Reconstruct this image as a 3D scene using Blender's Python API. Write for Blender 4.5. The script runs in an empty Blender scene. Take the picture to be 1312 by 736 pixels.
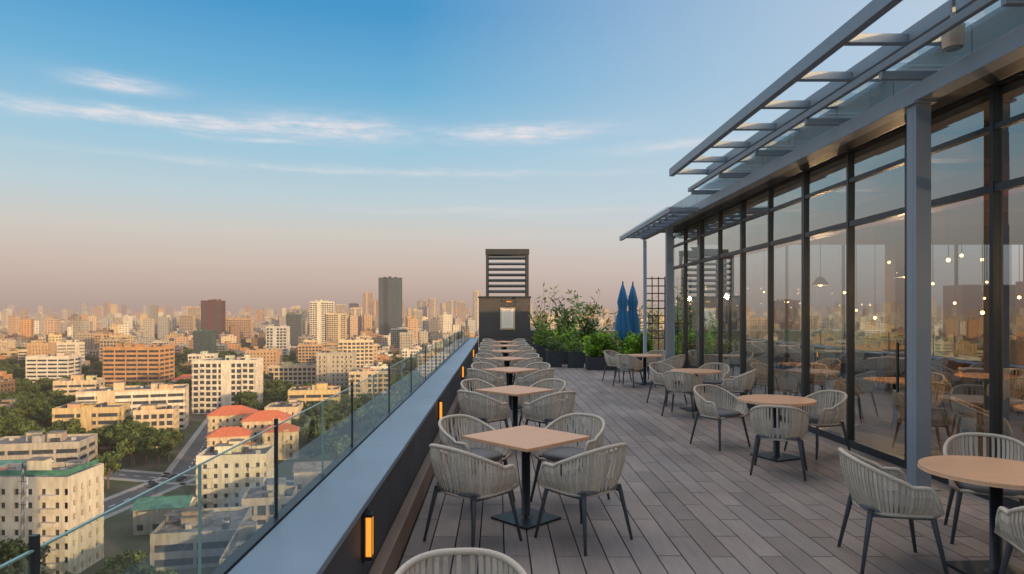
import bpy, math, random
from mathutils import Vector, Matrix
random.seed(7)
R=random.random
def U(a,b): return a+(b-a)*R()
scene=bpy.context.scene
scene.view_settings.view_transform='Standard'
scene.view_settings.look='None'
scene.view_settings.exposure=0
GZ=-60.0
# ------------------------------------------------------------------ materials
def nt(mat):
    mat.use_nodes=True
    t=mat.node_tree
    t.nodes.clear()
    return t
def N(t,typ,**kw):
    n=t.nodes.new(typ)
    for k,v in kw.items(): setattr(n,k,v)
    return n
def math_(t,op,a,b=None,c=None,clamp=False):
    n=N(t,'ShaderNodeMath',operation=op); n.use_clamp=clamp
    for i,v in enumerate((a,b,c)):
        if v is None: continue
        if isinstance(v,(int,float)): n.inputs[i].default_value=v
        else: t.links.new(v,n.inputs[i])
    return n.outputs[0]
def mixc(t,fac,a,b,mode='MIX'):
    n=N(t,'ShaderNodeMixRGB',blend_type=mode)
    for i,v in enumerate((fac,a,b)):
        if isinstance(v,(int,float)): n.inputs[i].default_value=v
        elif isinstance(v,tuple): n.inputs[i].default_value=(*v[:3],1)
        else: t.links.new(v,n.inputs[i])
    return n.outputs[0]
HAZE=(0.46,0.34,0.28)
def finish(t,shader,haze):
    out=N(t,'ShaderNodeOutputMaterial')
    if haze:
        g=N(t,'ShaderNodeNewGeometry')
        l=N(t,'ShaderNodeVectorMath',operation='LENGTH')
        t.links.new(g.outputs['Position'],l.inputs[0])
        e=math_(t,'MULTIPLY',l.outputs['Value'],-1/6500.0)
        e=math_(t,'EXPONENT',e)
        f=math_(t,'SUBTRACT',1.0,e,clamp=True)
        em=N(t,'ShaderNodeEmission'); em.inputs[0].default_value=(*HAZE,1); em.inputs[1].default_value=1  # haze painted in as emitted colour, growing with distance from the origin
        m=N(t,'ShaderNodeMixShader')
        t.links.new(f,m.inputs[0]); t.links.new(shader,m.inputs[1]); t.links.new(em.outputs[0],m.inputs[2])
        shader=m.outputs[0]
    t.links.new(shader,out.inputs[0])
def noise(t,scale,detail=4,obj=True,stretch=None):
    tc=N(t,'ShaderNodeTexCoord'); n=N(t,'ShaderNodeTexNoise')
    n.inputs['Scale'].default_value=scale; n.inputs['Detail'].default_value=detail
    src=tc.outputs['Object']
    if stretch:
        mp=N(t,'ShaderNodeMapping'); mp.inputs['Scale'].default_value=stretch
        t.links.new(src,mp.inputs[0]); src=mp.outputs[0]
    t.links.new(src,n.inputs['Vector'])
    return n.outputs[0]
def mat(name,col,rough=0.6,metal=0.0,ns=5.0,na=0.15,tint=False,haze=False,bump=0.0,stretch=None,trans=0.0,spec=0.5,grime=None):
    m=bpy.data.materials.new(name); t=nt(m)
    p=N(t,'ShaderNodeBsdfPrincipled')
    nz=noise(t,ns,5,stretch=stretch)
    base=(*col,1)
    if tint:
        a=N(t,'ShaderNodeAttribute',attribute_name='Col')
        base=mixc(t,1.0,tuple(col),a.outputs['Color'],'MULTIPLY')
    k=math_(t,'MULTIPLY_ADD',nz,2*na,1-na)
    if grime:
        g=noise(t,grime[0],6,stretch=grime[2]); g=math_(t,'MULTIPLY_ADD',g,3.0,-1.0,clamp=True)
        k=math_(t,'MULTIPLY',k,math_(t,'MULTIPLY_ADD',g,grime[1],1-grime[1]))
    cc=N(t,'ShaderNodeCombineColor')
    for i in range(3): t.links.new(k,cc.inputs[i])
    c=mixc(t,1.0,base if not isinstance(base,tuple) else base,cc.outputs[0],'MULTIPLY')
    t.links.new(c,p.inputs['Base Color'])
    r=math_(t,'MULTIPLY_ADD',nz,0.2,rough-0.1,clamp=True)
    t.links.new(r,p.inputs['Roughness'])
    p.inputs['Metallic'].default_value=metal
    p.inputs['Specular IOR Level'].default_value=spec
    if bump:
        b=N(t,'ShaderNodeBump'); b.inputs['Strength'].default_value=bump; b.inputs['Distance'].default_value=0.01
        t.links.new(nz,b.inputs['Height']); t.links.new(b.outputs[0],p.inputs['Normal'])
    sh=p.outputs[0]
    if trans:
        tr=N(t,'ShaderNodeBsdfTranslucent'); t.links.new(c,tr.inputs[0])
        mx=N(t,'ShaderNodeMixShader'); mx.inputs[0].default_value=trans
        t.links.new(sh,mx.inputs[1]); t.links.new(tr.outputs[0],mx.inputs[2]); sh=mx.outputs[0]
    finish(t,sh,haze)
    return m
def glass(name,tint,refl,rough=0.0,refltint=(1,1,1),fres=0.6,wob=0.0):
    m=bpy.data.materials.new(name); t=nt(m)
    tr=N(t,'ShaderNodeBsdfTransparent'); tr.inputs[0].default_value=(*tint,1)
    gl=N(t,'ShaderNodeBsdfGlossy'); gl.inputs[0].default_value=(*refltint,1); gl.inputs['Roughness'].default_value=rough
    # facing-based reflectance, identical from both sides of the pane
    lw=N(t,'ShaderNodeLayerWeight'); lw.inputs[0].default_value=0.5
    fr=math_(t,'POWER',lw.outputs['Facing'],3.0)
    if wob:
        nz=noise(t,0.6,2); b=N(t,'ShaderNodeBump'); b.inputs['Strength'].default_value=wob; b.inputs['Distance'].default_value=0.02
        t.links.new(nz,b.inputs['Height']); t.links.new(b.outputs[0],gl.inputs['Normal'])
    f=math_(t,'MULTIPLY_ADD',fr,fres,refl,clamp=True)
    mx=N(t,'ShaderNodeMixShader'); t.links.new(f,mx.inputs[0])
    t.links.new(tr.outputs[0],mx.inputs[1]); t.links.new(gl.outputs[0],mx.inputs[2])
    finish(t,mx.outputs[0],False)
    return m
def emis(name,col,s):
    m=bpy.data.materials.new(name); t=nt(m)
    e=N(t,'ShaderNodeEmission'); e.inputs[0].default_value=(*col,1); e.inputs[1].default_value=s
    finish(t,e.outputs[0],False); return m

M_deck=mat('deck_plank',(0.262,0.214,0.192),0.66,ns=3,na=0.28,tint=True,bump=0.3,stretch=(8,1,8),spec=0.35,grime=(0.7,0.28,(1,1,1)))
M_deckgap=mat('deck_gap',(0.012,0.012,0.014),0.9)
M_cap=mat('parapet_cap_metal',(0.20,0.25,0.31),0.42,metal=0.15,ns=4,na=0.14,grime=(1.2,0.2,(1,.4,1)))
M_wall=mat('parapet_wall_paint',(0.035,0.04,0.05),0.55,ns=3,na=0.2)
M_skirt=mat('timber_skirting',(0.17,0.11,0.075),0.6,ns=4,na=0.3,stretch=(6,1,6))
M_steel=mat('steel_paint',(0.24,0.27,0.31),0.45,metal=0.1,ns=6,na=0.08)
M_dark=mat('dark_frame',(0.022,0.026,0.032),0.4,ns=5,na=0.15)
M_black=mat('black_metal',(0.013,0.016,0.02),0.45,ns=9,na=0.2)
M_rope=mat('woven_rope',(0.54,0.45,0.365),0.85,ns=60,na=0.2,tint=True,bump=0.4,spec=0.2)
M_leg=mat('chair_leg_metal',(0.07,0.075,0.085),0.45,ns=10,na=0.1)
M_cush=mat('seat_cushion',(0.15,0.145,0.145),0.9,ns=80,na=0.2,bump=0.3)
M_top=mat('table_wood',(0.60,0.33,0.19),0.55,ns=5,na=0.22,stretch=(1,14,1),bump=0.05,spec=0.35)
M_win=glass('facade_glass',(0.66,0.72,0.74),0.24,fres=1.0,wob=0.03,refltint=(0.88,0.98,1.0))
M_bal=glass('balustrade_glass',(0.87,0.95,0.93),0.05,fres=0.55,refltint=(0.9,1,0.97))
M_can=glass('canopy_glass',(0.78,0.87,0.90),0.12,fres=0.5,rough=0.05)
M_edge=mat('glass_edge',(0.20,0.32,0.29),0.2,na=0.05)
M_amber=emis('amber_lamp',(1.0,0.36,0.045),1.25)
M_bulb=emis('warm_bulb',(1.0,0.5,0.16),12)
M_kiosk=mat('kiosk_cladding',(0.05,0.045,0.045),0.6,ns=3,na=0.2)
M_paper=mat('poster_paper',(0.72,0.68,0.62),0.7,ns=3,na=0.06)
M_blue=mat('umbrella_fabric',(0.03,0.16,0.33),0.8,ns=10,na=0.2)
M_leaf=mat('leaf',(0.10,0.165,0.04),0.55,ns=3,na=0.3,tint=True,trans=0.3)
M_stem=mat('bark',(0.10,0.07,0.045),0.9,ns=10,na=0.3)
M_pot=mat('planter_box',(0.05,0.05,0.055),0.7,ns=6,na=0.2)
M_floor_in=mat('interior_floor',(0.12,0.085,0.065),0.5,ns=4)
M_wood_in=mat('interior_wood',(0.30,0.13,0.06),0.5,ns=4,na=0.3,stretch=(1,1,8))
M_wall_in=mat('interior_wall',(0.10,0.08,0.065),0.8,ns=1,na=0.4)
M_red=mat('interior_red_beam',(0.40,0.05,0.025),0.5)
M_beige=mat('beige_plastic',(0.45,0.33,0.22),0.5)
M_fascia=mat('fascia_panel',(0.36,0.43,0.48),0.3,metal=0.2,ns=2,na=0.1)
# city
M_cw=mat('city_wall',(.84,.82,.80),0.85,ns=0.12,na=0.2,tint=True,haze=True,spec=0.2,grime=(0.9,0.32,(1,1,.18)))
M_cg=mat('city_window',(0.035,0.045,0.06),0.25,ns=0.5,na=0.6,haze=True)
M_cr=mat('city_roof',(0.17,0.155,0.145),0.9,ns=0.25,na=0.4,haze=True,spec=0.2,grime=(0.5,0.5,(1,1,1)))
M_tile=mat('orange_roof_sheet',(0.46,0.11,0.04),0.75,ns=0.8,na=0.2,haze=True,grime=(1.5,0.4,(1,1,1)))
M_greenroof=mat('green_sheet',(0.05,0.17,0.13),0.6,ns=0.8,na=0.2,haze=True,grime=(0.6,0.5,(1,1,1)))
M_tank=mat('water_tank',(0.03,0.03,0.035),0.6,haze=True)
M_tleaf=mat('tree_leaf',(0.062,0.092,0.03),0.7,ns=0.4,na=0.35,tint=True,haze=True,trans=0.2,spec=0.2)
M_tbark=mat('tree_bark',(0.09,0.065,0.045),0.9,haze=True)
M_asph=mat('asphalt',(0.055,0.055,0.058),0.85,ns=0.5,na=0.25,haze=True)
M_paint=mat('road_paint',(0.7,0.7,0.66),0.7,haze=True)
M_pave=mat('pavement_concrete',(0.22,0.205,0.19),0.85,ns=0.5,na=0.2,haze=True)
def ground_mat():
    m=bpy.data.materials.new('ground_soil_grass'); t=nt(m)
    p=N(t,'ShaderNodeBsdfPrincipled'); p.inputs['Roughness'].default_value=0.95; p.inputs['Specular IOR Level'].default_value=0.1
    n1=noise(t,0.006,6); n2=noise(t,0.08,5)
    f=math_(t,'MULTIPLY_ADD',n1,6,-2.8,clamp=True)
    c=mixc(t,f,(0.05,0.06,0.03),(0.13,0.10,0.08))
    c=mixc(t,math_(t,'MULTIPLY_ADD',n2,3,-1.2,clamp=True),c,(0.095,0.085,0.075))
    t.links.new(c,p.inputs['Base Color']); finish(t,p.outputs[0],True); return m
M_ground=ground_mat()
def far_mat():
    m=bpy.data.materials.new('distant_facade'); t=nt(m)
    p=N(t,'ShaderNodeBsdfPrincipled'); p.inputs['Roughness'].default_value=0.8; p.inputs['Specular IOR Level'].default_value=0.2
    uv=N(t,'ShaderNodeUVMap',uv_map='UVMap'); s=N(t,'ShaderNodeSeparateXYZ'); t.links.new(uv.outputs[0],s.inputs[0])
    u=math_(t,'DIVIDE',s.outputs[0],4.2); v=math_(t,'DIVIDE',s.outputs[1],3.4)
    fu=math_(t,'FRACT',u); fv=math_(t,'FRACT',v)
    a=math_(t,'MULTIPLY',math_(t,'GREATER_THAN',fu,0.28),math_(t,'LESS_THAN',fu,0.78))
    b=math_(t,'MULTIPLY',math_(t,'GREATER_THAN',fv,0.3),math_(t,'LESS_THAN',fv,0.8))
    w=math_(t,'MULTIPLY',a,b)
    cb=N(t,'ShaderNodeCombineXYZ'); t.links.new(math_(t,'FLOOR',u),cb.inputs[0]); t.links.new(math_(t,'FLOOR',v),cb.inputs[1])
    wn=N(t,'ShaderNodeTexWhiteNoise',noise_dimensions='2D'); t.links.new(cb.outputs[0],wn.inputs['Vector'])
    w=math_(t,'MULTIPLY',w,math_(t,'MULTIPLY_ADD',wn.outputs[0],0.6,0.4))
    at=N(t,'ShaderNodeAttribute',attribute_name='Col')
    c=mixc(t,w,at.outputs['Color'],(0.06,0.06,0.07))
    c=mixc(t,1.0,c,(.82,.8,.78),'MULTIPLY')
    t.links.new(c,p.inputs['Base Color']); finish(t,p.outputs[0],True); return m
M_far=far_mat()

# ------------------------------------------------------------------ mesh builder
class MB:
    def __init__(s): s.v=[];s.f=[];s.m=[];s.c=[];s.sm=[];s.uv=[];s.useuv=False
    def face(s,pts,mi=0,col=(1,1,1),smooth=False,uv=None):
        b=len(s.v); s.v+=[tuple(p) for p in pts]; s.f.append(tuple(range(b,b+len(pts)))); s.m.append(mi); s.c.append(col); s.sm.append(smooth); s.uv.append(uv)
    def box(s,x0,x1,y0,y1,z0,z1,mi=0,col=(1,1,1),M=None):
        p=[(x0,y0,z0),(x1,y0,z0),(x1,y1,z0),(x0,y1,z0),(x0,y0,z1),(x1,y0,z1),(x1,y1,z1),(x0,y1,z1)]
        if M is not None: p=[tuple(M@Vector(q)) for q in p]
        b=len(s.v); s.v+=p
        for q in ((0,3,2,1),(4,5,6,7),(0,1,5,4),(1,2,6,5),(2,3,7,6),(3,0,4,7)):
            s.f.append(tuple(b+i for i in q)); s.m.append(mi); s.c.append(col); s.sm.append(False); s.uv.append(None)
    def tube(s,pts,rs,n=8,mi=0,col=(1,1,1),cap=True):
        b=len(s.v)
        for i,p in enumerate(pts):
            p=Vector(p)
            d=(Vector(pts[min(i+1,len(pts)-1)])-Vector(pts[max(i-1,0)])).normalized()
            a=d.orthogonal() if abs(d.z)>0.99 else d.cross(Vector((0,0,1)))
            a.normalize(); c=d.cross(a)
            for k in range(n):
                th=2*math.pi*k/n
                s.v.append(tuple(p+(a*math.cos(th)+c*math.sin(th))*rs[i]))
        for i in range(len(pts)-1):
            for k in range(n):
                s.f.append((b+i*n+k,b+i*n+(k+1)%n,b+(i+1)*n+(k+1)%n,b+(i+1)*n+k)); s.m.append(mi); s.c.append(col); s.sm.append(True); s.uv.append(None)
        if cap:
            for i in (0,len(pts)-1):
                s.f.append(tuple(b+i*n+k for k in range(n))); s.m.append(mi); s.c.append(col); s.sm.append(False); s.uv.append(None)
    def cyl(s,p0,p1,r0,r1=None,n=16,mi=0,col=(1,1,1)): s.tube([p0,p1],[r0,r0 if r1 is None else r1],n,mi,col)
    def mesh(s,name,mats):
        me=bpy.data.meshes.new(name); me.from_pydata(s.v,[],s.f)
        for m in mats: me.materials.append(m)
        me.polygons.foreach_set('material_index',s.m); me.polygons.foreach_set('use_smooth',s.sm)
        ca=me.color_attributes.new('Col','FLOAT_COLOR','CORNER'); buf=[]
        for f,c in zip(s.f,s.c): buf+=list((c[0],c[1],c[2],1.0))*len(f)
        ca.data.foreach_set('color',buf)
        if s.useuv:
            ul=me.uv_layers.new(name='UVMap'); buf=[]
            for f,u in zip(s.f,s.uv):
                if u is None: buf+=[0.0,0.0]*len(f)
                else:
                    for q in u: buf+=[q[0],q[1]]
            ul.data.foreach_set('uv',buf)
        me.update(); return me
def add(name,me,loc=(0,0,0),rz=0,parent=None,scale=None,bevel=0):
    o=bpy.data.objects.new(name,me); scene.collection.objects.link(o)
    o.location=loc; o.rotation_euler=(0,0,rz)
    if scale is not None: o.scale=scale
    if parent: o.parent=parent
    if bevel:
        b=o.modifiers.new('bevel','BEVEL'); b.width=bevel; b.segments=2; b.limit_method='ANGLE'
    return o
def empty(name,loc=(0,0,0),rz=0):
    o=bpy.data.objects.new(name,None); scene.collection.objects.link(o); o.location=loc; o.rotation_euler=(0,0,rz); return o

# ------------------------------------------------------------------ terrace deck
DX0,DX1,DY0,DY1=-0.80,4.88,-3.0,30.0
b=MB(); b.box(-1.16,20,-25,31.5,-0.35,-0.025,0)
pw=0.195; gap=0.011; x=DX0+0.08; i=0
while x<DX1+0.02:
    y=DY0-(0.45 if i%2 else 0.0)-U(0,.04)
    x1=min(x+pw,DX1+0.03)
    while y<DY1:
        L=0.9
        g=U(0.78,1.16); w=U(-0.02,0.03)
        b.box(x,x1-gap,y,y+L-gap,-0.022,U(-0.0012,0.0),1,(g+w,g,g-w))
        y+=L
    x+=pw; i+=1
add('terrace_deck',b.mesh('terrace_deck',[M_deckgap,M_deck]),bevel=0)
b=MB(); b.box(-1.15,20,-25,31.4,GZ,-0.36,0,(0.4,0.37,0.34))
for k in range(17): b.box(-1.22,20.1,-25.1,31.5,GZ+3.4*k+1.2,GZ+3.4*k+2.0,0,(0.3,0.3,0.3))
add('terrace_building',b.mesh('terrace_building',[M_cw]))

# parapet
e=empty('parapet_wall')
b=MB(); b.box(-1.14,-0.82,-3,29.0,-0.02,0.69,0); add('wall_core',b.mesh('w',[M_wall]),parent=e)
b=MB(); y=-3
while y<29:
    b.box(-1.175,-0.785,y,min(y+2.9,29)-0.006,0.691,0.735,0); y+=2.9
add('cap',b.mesh('cap',[M_cap]),parent=e,bevel=0.006)
b=MB(); b.box(-0.818,-0.73,-3,28.9,0.0,0.22,0); add('skirting',b.mesh('sk',[M_skirt]),parent=e,bevel=0.01)
# sconces
b=MB(); b.box(-0.022,0.0,-0.055,0.055,-0.15,0.15,0); b.box(0.001,0.035,-0.032,0.032,-0.12,0.12,1); b.box(-0.002,0.042,-0.045,0.045,0.121,0.14,0); b.box(-0.002,0.042,-0.045,0.045,-0.14,-0.121,0)
b.box(0.0352,0.04,-0.034,-0.026,-0.12,0.12,0); b.box(0.0352,0.04,0.026,0.034,-0.12,0.12,0)
ms=b.mesh('wall_sconce',[M_black,M_amber])
for k in range(4): add('wall_sconce',ms,(-0.80,(4.07,9.25,15.2,22.0)[k],0.5))
# balustrade
e=empty('glass_balustrade')
b=MB(); b.box(-1.235,-1.18,-3,29,0.50,0.745,0); add('base_channel',b.mesh('c',[M_dark]),parent=e)
g=MB();pz=MB();ed=MB(); y=1.74-0.95*4; k=0
while y<28.6:
    g.face([(-1.21,y+0.012,0.746),(-1.21,y+0.938,0.746),(-1.21,y+0.938,1.245),(-1.21,y+0.012,1.245)],0)
    ed.box(-1.215,-1.205,y+0.013,y+0.937,1.246,1.251,0)
    if k%2: ed.box(-1.216,-1.204,y+0.005,y+0.0115,0.746,1.25,0)
    else: pz.box(-1.222,-1.204,y-0.010,y+0.008,0.746,1.285,0)
    y+=0.95;k+=1
add('glass_panes',g.mesh('g',[M_bal]),parent=e); add('glass_edges',ed.mesh('ge',[M_edge]),parent=e); add('posts',pz.mesh('p',[M_black]),parent=e)

# ------------------------------------------------------------------ chair
def chair_mesh():
    b=MB()
    def path(a,rx,ry,yf):
        r=math.radians(a); s_=math.sin(r); c_=math.cos(r)
        if abs(a)<=90:
            x=rx*math.copysign(abs(s_)**0.72,s_); y=-ry*abs(c_)**0.8
        else:
            t=(abs(a)-90)/60.0
            x=math.copysign(rx*(1-0.06*t),a); y=yf*t
        return x,y
    def top(a):
        x,y=path(a,0.305,0.29,0.235)
        c=max(0,math.cos(math.radians(a*0.9)))
        z=0.635+0.175*(c**0.9)
        if abs(a)>128:
            t=(abs(a)-128)/22.0; z-=0.17*t*t; 
        return Vector((x,y-0.03*c,z))
    def bot(a):
        x,y=path(a,0.245,0.225,0.215); return Vector((x,y,0.425))
    n=50
    for i in range(n+1):
        a=-148+296*i/n
        P=top(a);Q=bot(a)
        T=(top(a+1)-top(a-1)); T.z*=0.4; T.normalize()
        mid=(P+Q)/2; outw=Vector((mid.x,mid.y,0)).normalized()
        pts=[Q,Q.lerp(P,0.35)+outw*0.022,Q.lerp(P,0.7)+outw*0.022,P]
        w=0.0102; th=0.005; tone=U(0.87,1.15); base=len(b.v)
        for p in pts:
            for sx,sy in((-1,-1),(1,-1),(1,1),(-1,1)): b.v.append(tuple(p+T*w*sx+outw*th*sy))
        for s in range(3):
            for k in range(4):
                b.f.append((base+s*4+k,base+s*4+(k+1)%4,base+(s+1)*4+(k+1)%4,base+(s+1)*4+k)); b.m.append(0); b.c.append((tone,)*3); b.sm.append(False); b.uv.append(None)
    pts=[top(-150+300*i/48) for i in range(49)]
    b.tube([bot(-150)]+pts+[bot(150)],[0.016]*51,8,0)
    pts=[bot(-150+300*i/36) for i in range(37)]; b.tube(pts+[pts[0]],[0.015]*38,6,0)
    def sup(rx,ry,z,n=28):
        r=[]
        for k in range(n):
            t=2*math.pi*k/n; c=math.cos(t); s_=math.sin(t)
            r.append((math.copysign(abs(c)**0.55,c)*rx,math.copysign(abs(s_)**0.55,s_)*ry,z))
        return r
    L=[sup(0.225,0.22,0.415),sup(0.24,0.235,0.43),sup(0.243,0.238,0.465),sup(0.225,0.22,0.482),sup(0.12,0.12,0.487)]
    base=len(b.v)
    for l in L: b.v+=l
    for i in range(4):
        for k in range(28):
            b.f.append((base+i*28+k,base+i*28+(k+1)%28,base+(i+1)*28+(k+1)%28,base+(i+1)*28+k)); b.m.append(2); b.c.append((1,1,1)); b.sm.append(True); b.uv.append(None)
    b.f.append(tuple(base+4*28+k for k in range(28))); b.m.append(2); b.c.append((1,1,1)); b.sm.append(True); b.uv.append(None)
    b.f.append(tuple(base+k for k in range(28))); b.m.append(2); b.c.append((1,1,1)); b.sm.append(False); b.uv.append(None)
    for sx in(-1,1):
        for sy in(-1,1):
            b.tube([(sx*0.215,sy*0.195,0.45),(sx*0.225,sy*0.205,0.40),(sx*0.285,sy*0.275,0.0)],[0.020,0.0195,0.012],10,1)
        b.box(sx*0.215-0.012,sx*0.215+0.012,-0.19,0.19,0.395,0.415,1)
    return b.mesh('woven_armchair',[M_rope,M_leg,M_cush])
ch=chair_mesh()
def chair(x,y,tx,ty,jit=0.0,parent=None):
    a=math.atan2(-(tx-x),(ty-y))+jit
    add('woven_armchair',ch,(x,y,0),a)
def table_meshes():
    t=MB(); s=0.41
    t.box(-s,s,-s,s,0.722,0.75,0); sq=t.mesh('square_top',[M_top])
    t=MB(); t.cyl((0,0,0.722),(0,0,0.75),0.47,None,64,0); rd=t.mesh('round_top',[M_top])
    t=MB(); t.box(-0.225,0.225,-0.225,0.225,0.0,0.018,0); t.cyl((0,0,0.018),(0,0,0.70),0.04,None,20,0); t.cyl((0,0,0.018),(0,0,0.04),0.07,0.05,20,0)
    t.box(-0.2,0.2,-0.03,0.03,0.70,0.721,0); t.box(-0.03,0.03,-0.2,0.2,0.699,0.720,0)
    return sq,rd,t.mesh('pedestal',[M_black])
SQ,RD,PED=table_meshes()
def table(x,y,rnd=False,rz=math.radians(45)):
    e=empty('round_cafe_table' if rnd else 'square_cafe_table',(x,y,0),rz)
    add('top',RD if rnd else SQ,parent=e,bevel=0.004); add('pedestal',PED,parent=e)
for i,y in enumerate([1.75,6.0,9.6,13.0,16.1,19.2,22.3,25.2]):
    cx=0.26
    rz=math.radians(45+U(-2,2))
    if i==0:
        table(0.2,y-.1,False,rz); chair(-0.14,2.62,-0.1,1.7,0.05); continue
    table(cx,y,False,rz)
    for sx,sy in((-1,-1),(1,-1),(-1,1),(1,1)):
        px=cx+sx*(0.44+U(0,0.05)); py=y+sy*(0.55 if sy<0 else 0.56)+U(-0.04,0.04)
        chair(px,py,cx+sx*0.0,y,U(-0.12,0.12))
for (x,y,cs) in [(3.55,4.72,[(2.93,4.95),(4.05,5.45),(3.42,3.95)]),
                 (3.60,8.55,[(3.12,9.3),(3.28,7.72),(4.22,8.75)]),
                 (3.80,12.7,[(3.35,12.0),(3.45,13.5),(4.35,13.4),(4.45,12.3)]),
                 (3.85,17.3,[(3.3,16.7),(3.25,18.0),(4.3,18.0),(4.35,16.6)])]:
    table(x,y,True,U(0,0.5))
    for c in cs: chair(c[0],c[1],x,y,U(-0.15,0.15))

# ------------------------------------------------------------------ restaurant pavilion
e=empty('restaurant_pavilion')
GX=4.9; EY=18.8
g=MB(); fr=MB()
ys=[6.54+1.345*k for k in range(-8,10)]
ys=[y for y in ys if y<EY-0.4]+[EY]
for k in range(len(ys)-1):
    a,c=ys[k]+0.028,ys[k+1]-0.028
    for z0,z1 in((0.10,3.05),(3.13,3.66),(3.72,4.06)):
        j=U(-.0035,.0035); j2=U(-.0035,.0035)
        g.face([(GX+0.015+j,a,z0),(GX+0.015+j2,a,z1),(GX+0.015-j2,c,z1),(GX+0.015-j,c,z0)],0)
for k,y in enumerate(ys):
    w=0.045 if k%2 else 0.025
    fr.box(GX-0.03,GX+0.07,y-w,y+w,0.0,4.08,0)
fr.box(GX-0.025,GX+0.065,ys[0],EY,0.0,0.098,0); fr.box(GX-0.022,GX+0.062,ys[0],EY,3.052,3.128,0); fr.box(GX-0.022,GX+0.062,ys[0],EY,3.662,3.718,0)
for k in range(6):
    x=GX+0.1+k*1.6; g.face([(x+0.03,EY-0.02,0.1),(x+1.57,EY-.02,.1),(x+1.57,EY-.02,4.06),(x+.03,EY-.02,4.06)],0); fr.box(x-0.03,x+0.03,EY-0.05,EY+0.02,0,4.08,0)
for k in (5,7,9): fr.box(GX-0.07,GX-0.05,ys[k]+0.12,ys[k]+0.145,0.9,1.5,0)
add('glazing',g.mesh('gl',[M_win]),parent=e); add('frames',fr.mesh('fr',[M_dark]),parent=e)
b=MB()
b.box(GX+0.0,15,-25,EY,4.09,4.35,0); add('roof_slab',b.mesh('rs',[M_dark]),parent=e)
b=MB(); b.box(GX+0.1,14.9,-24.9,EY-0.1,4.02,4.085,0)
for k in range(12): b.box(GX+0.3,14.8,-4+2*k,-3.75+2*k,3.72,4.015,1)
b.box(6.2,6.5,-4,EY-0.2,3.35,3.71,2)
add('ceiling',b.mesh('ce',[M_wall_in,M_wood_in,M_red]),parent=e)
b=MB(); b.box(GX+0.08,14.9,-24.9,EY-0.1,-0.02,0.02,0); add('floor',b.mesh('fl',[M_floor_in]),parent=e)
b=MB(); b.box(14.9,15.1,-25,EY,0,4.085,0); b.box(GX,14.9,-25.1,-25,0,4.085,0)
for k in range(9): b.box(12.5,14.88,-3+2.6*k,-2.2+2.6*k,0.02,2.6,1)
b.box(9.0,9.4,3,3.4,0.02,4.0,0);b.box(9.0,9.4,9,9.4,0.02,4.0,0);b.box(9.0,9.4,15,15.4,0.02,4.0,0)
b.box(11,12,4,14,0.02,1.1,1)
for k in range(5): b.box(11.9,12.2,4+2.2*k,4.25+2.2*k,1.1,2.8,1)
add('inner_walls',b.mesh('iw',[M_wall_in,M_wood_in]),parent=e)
b=MB(); y=-2.6
while y<EY:
    b.box(GX-0.03,GX+0.03,y,min(y+1.33,EY),4.36,4.83,0); y+=1.345
add('roof_fascia',b.mesh('rf',[M_fascia]),parent=e,bevel=0.004)
b=MB()
def bulb(x,y,z,r):
    b.tube([(x,y,z-r),(x,y,z-r*0.7),(x,y,z),(x,y,z+r*0.7),(x,y,z+r)],[r*0.1,r*0.7,r,r*0.7,r*0.1],10,1)
    b.cyl((x,y,z+r),(x,y,4.02),0.006,None,5,0)
for k in range(70):
    bulb(U(6.0,13),U(1,17.5),U(1.7,2.9),U(0.018,0.036))
add('pendant_lamps',b.mesh('pl',[M_black,M_bulb]),parent=e)
for (x,y) in [(7.0,2.6),(7.2,5.6),(7.3,8.6),(7.4,12.0),(7.6,15.6)]:
    b=MB(); b.tube([(0,0,0.0),(0,0,0.16),(0,0,0.2)],[0.2,0.09,0.03],20,0,cap=False); b.cyl((0,0,.2),(0,0,1.5),.008,None,6,0)
    b.tube([(0,0,-.03),(0,0,.0),(0,0,.04),(0,0,.08)],[.01,.05,.05,.01],12,1)
    o=add('pendant_lamp',b.mesh('pendant_lamp',[M_black,M_bulb]),(x,y,2.5))
    l=bpy.data.lights.new('lamp_light','POINT'); l.energy=110; l.color=(1,.60,.30); l.shadow_soft_size=.08
    lo=bpy.data.objects.new('lamp_light',l); scene.collection.objects.link(lo); lo.parent=o; lo.location=(0,0,-.12)
for (x,y) in [(6.4,4.6),(6.5,7.6),(6.6,11),(6.6,14.4),(8.9,6.2),(8.7,11.8)]:
    table(x,y,True); 
    for a in (0.5,2.6,4.6): chair(x+0.75*math.cos(a),y+0.75*math.sin(a),x,y)

# canopy
e=empty('steel_pergola_canopy')
b=MB()
b.box(3.68,3.78,-0.5,14.2,4.77,4.93,0)
b.box(4.47,4.56,-0.5,14.2,4.80,4.96,0)
y=14.15; k=0
while y>0:
    b.box(3.781,4.468,y-0.1,y,4.80,4.90,0); b.box(4.561,5.3,y-0.1,y,4.80,4.90,0)
    y-=1.14; k+=1
b.box(4.41,4.61,-0.5,20.4,4.10,4.28,0)
b.box(4.05,4.11,-0.5,14.1,4.42,4.50,0)
y=13.9
while y>0:
    b.box(4.06,4.868,y-0.06,y,4.33,4.415,0); y-=1.14*1.5
add('frame',b.mesh('pf',[M_steel]),parent=e,bevel=0.005)
b=MB(); y=13.9
while y>0: b.face([(4.12,y-1.70,4.45),(4.865,y-1.70,4.45),(4.865,y-.02,4.45),(4.12,y-.02,4.45)],0); y-=1.71
y=13.9
while y>0: b.face([(4.58,y-1.10,4.97),(5.2,y-1.1,4.97),(5.2,y-0.04,4.97),(4.58,y-.04,4.97)],0); y-=1.14
add('glass_panels',b.mesh('pg',[M_can]),parent=e)
b=MB(); b.box(4.612,4.868,-0.5,EY,4.11,4.16,0); add('soffit',b.mesh('so',[M_dark]),parent=e)
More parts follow.
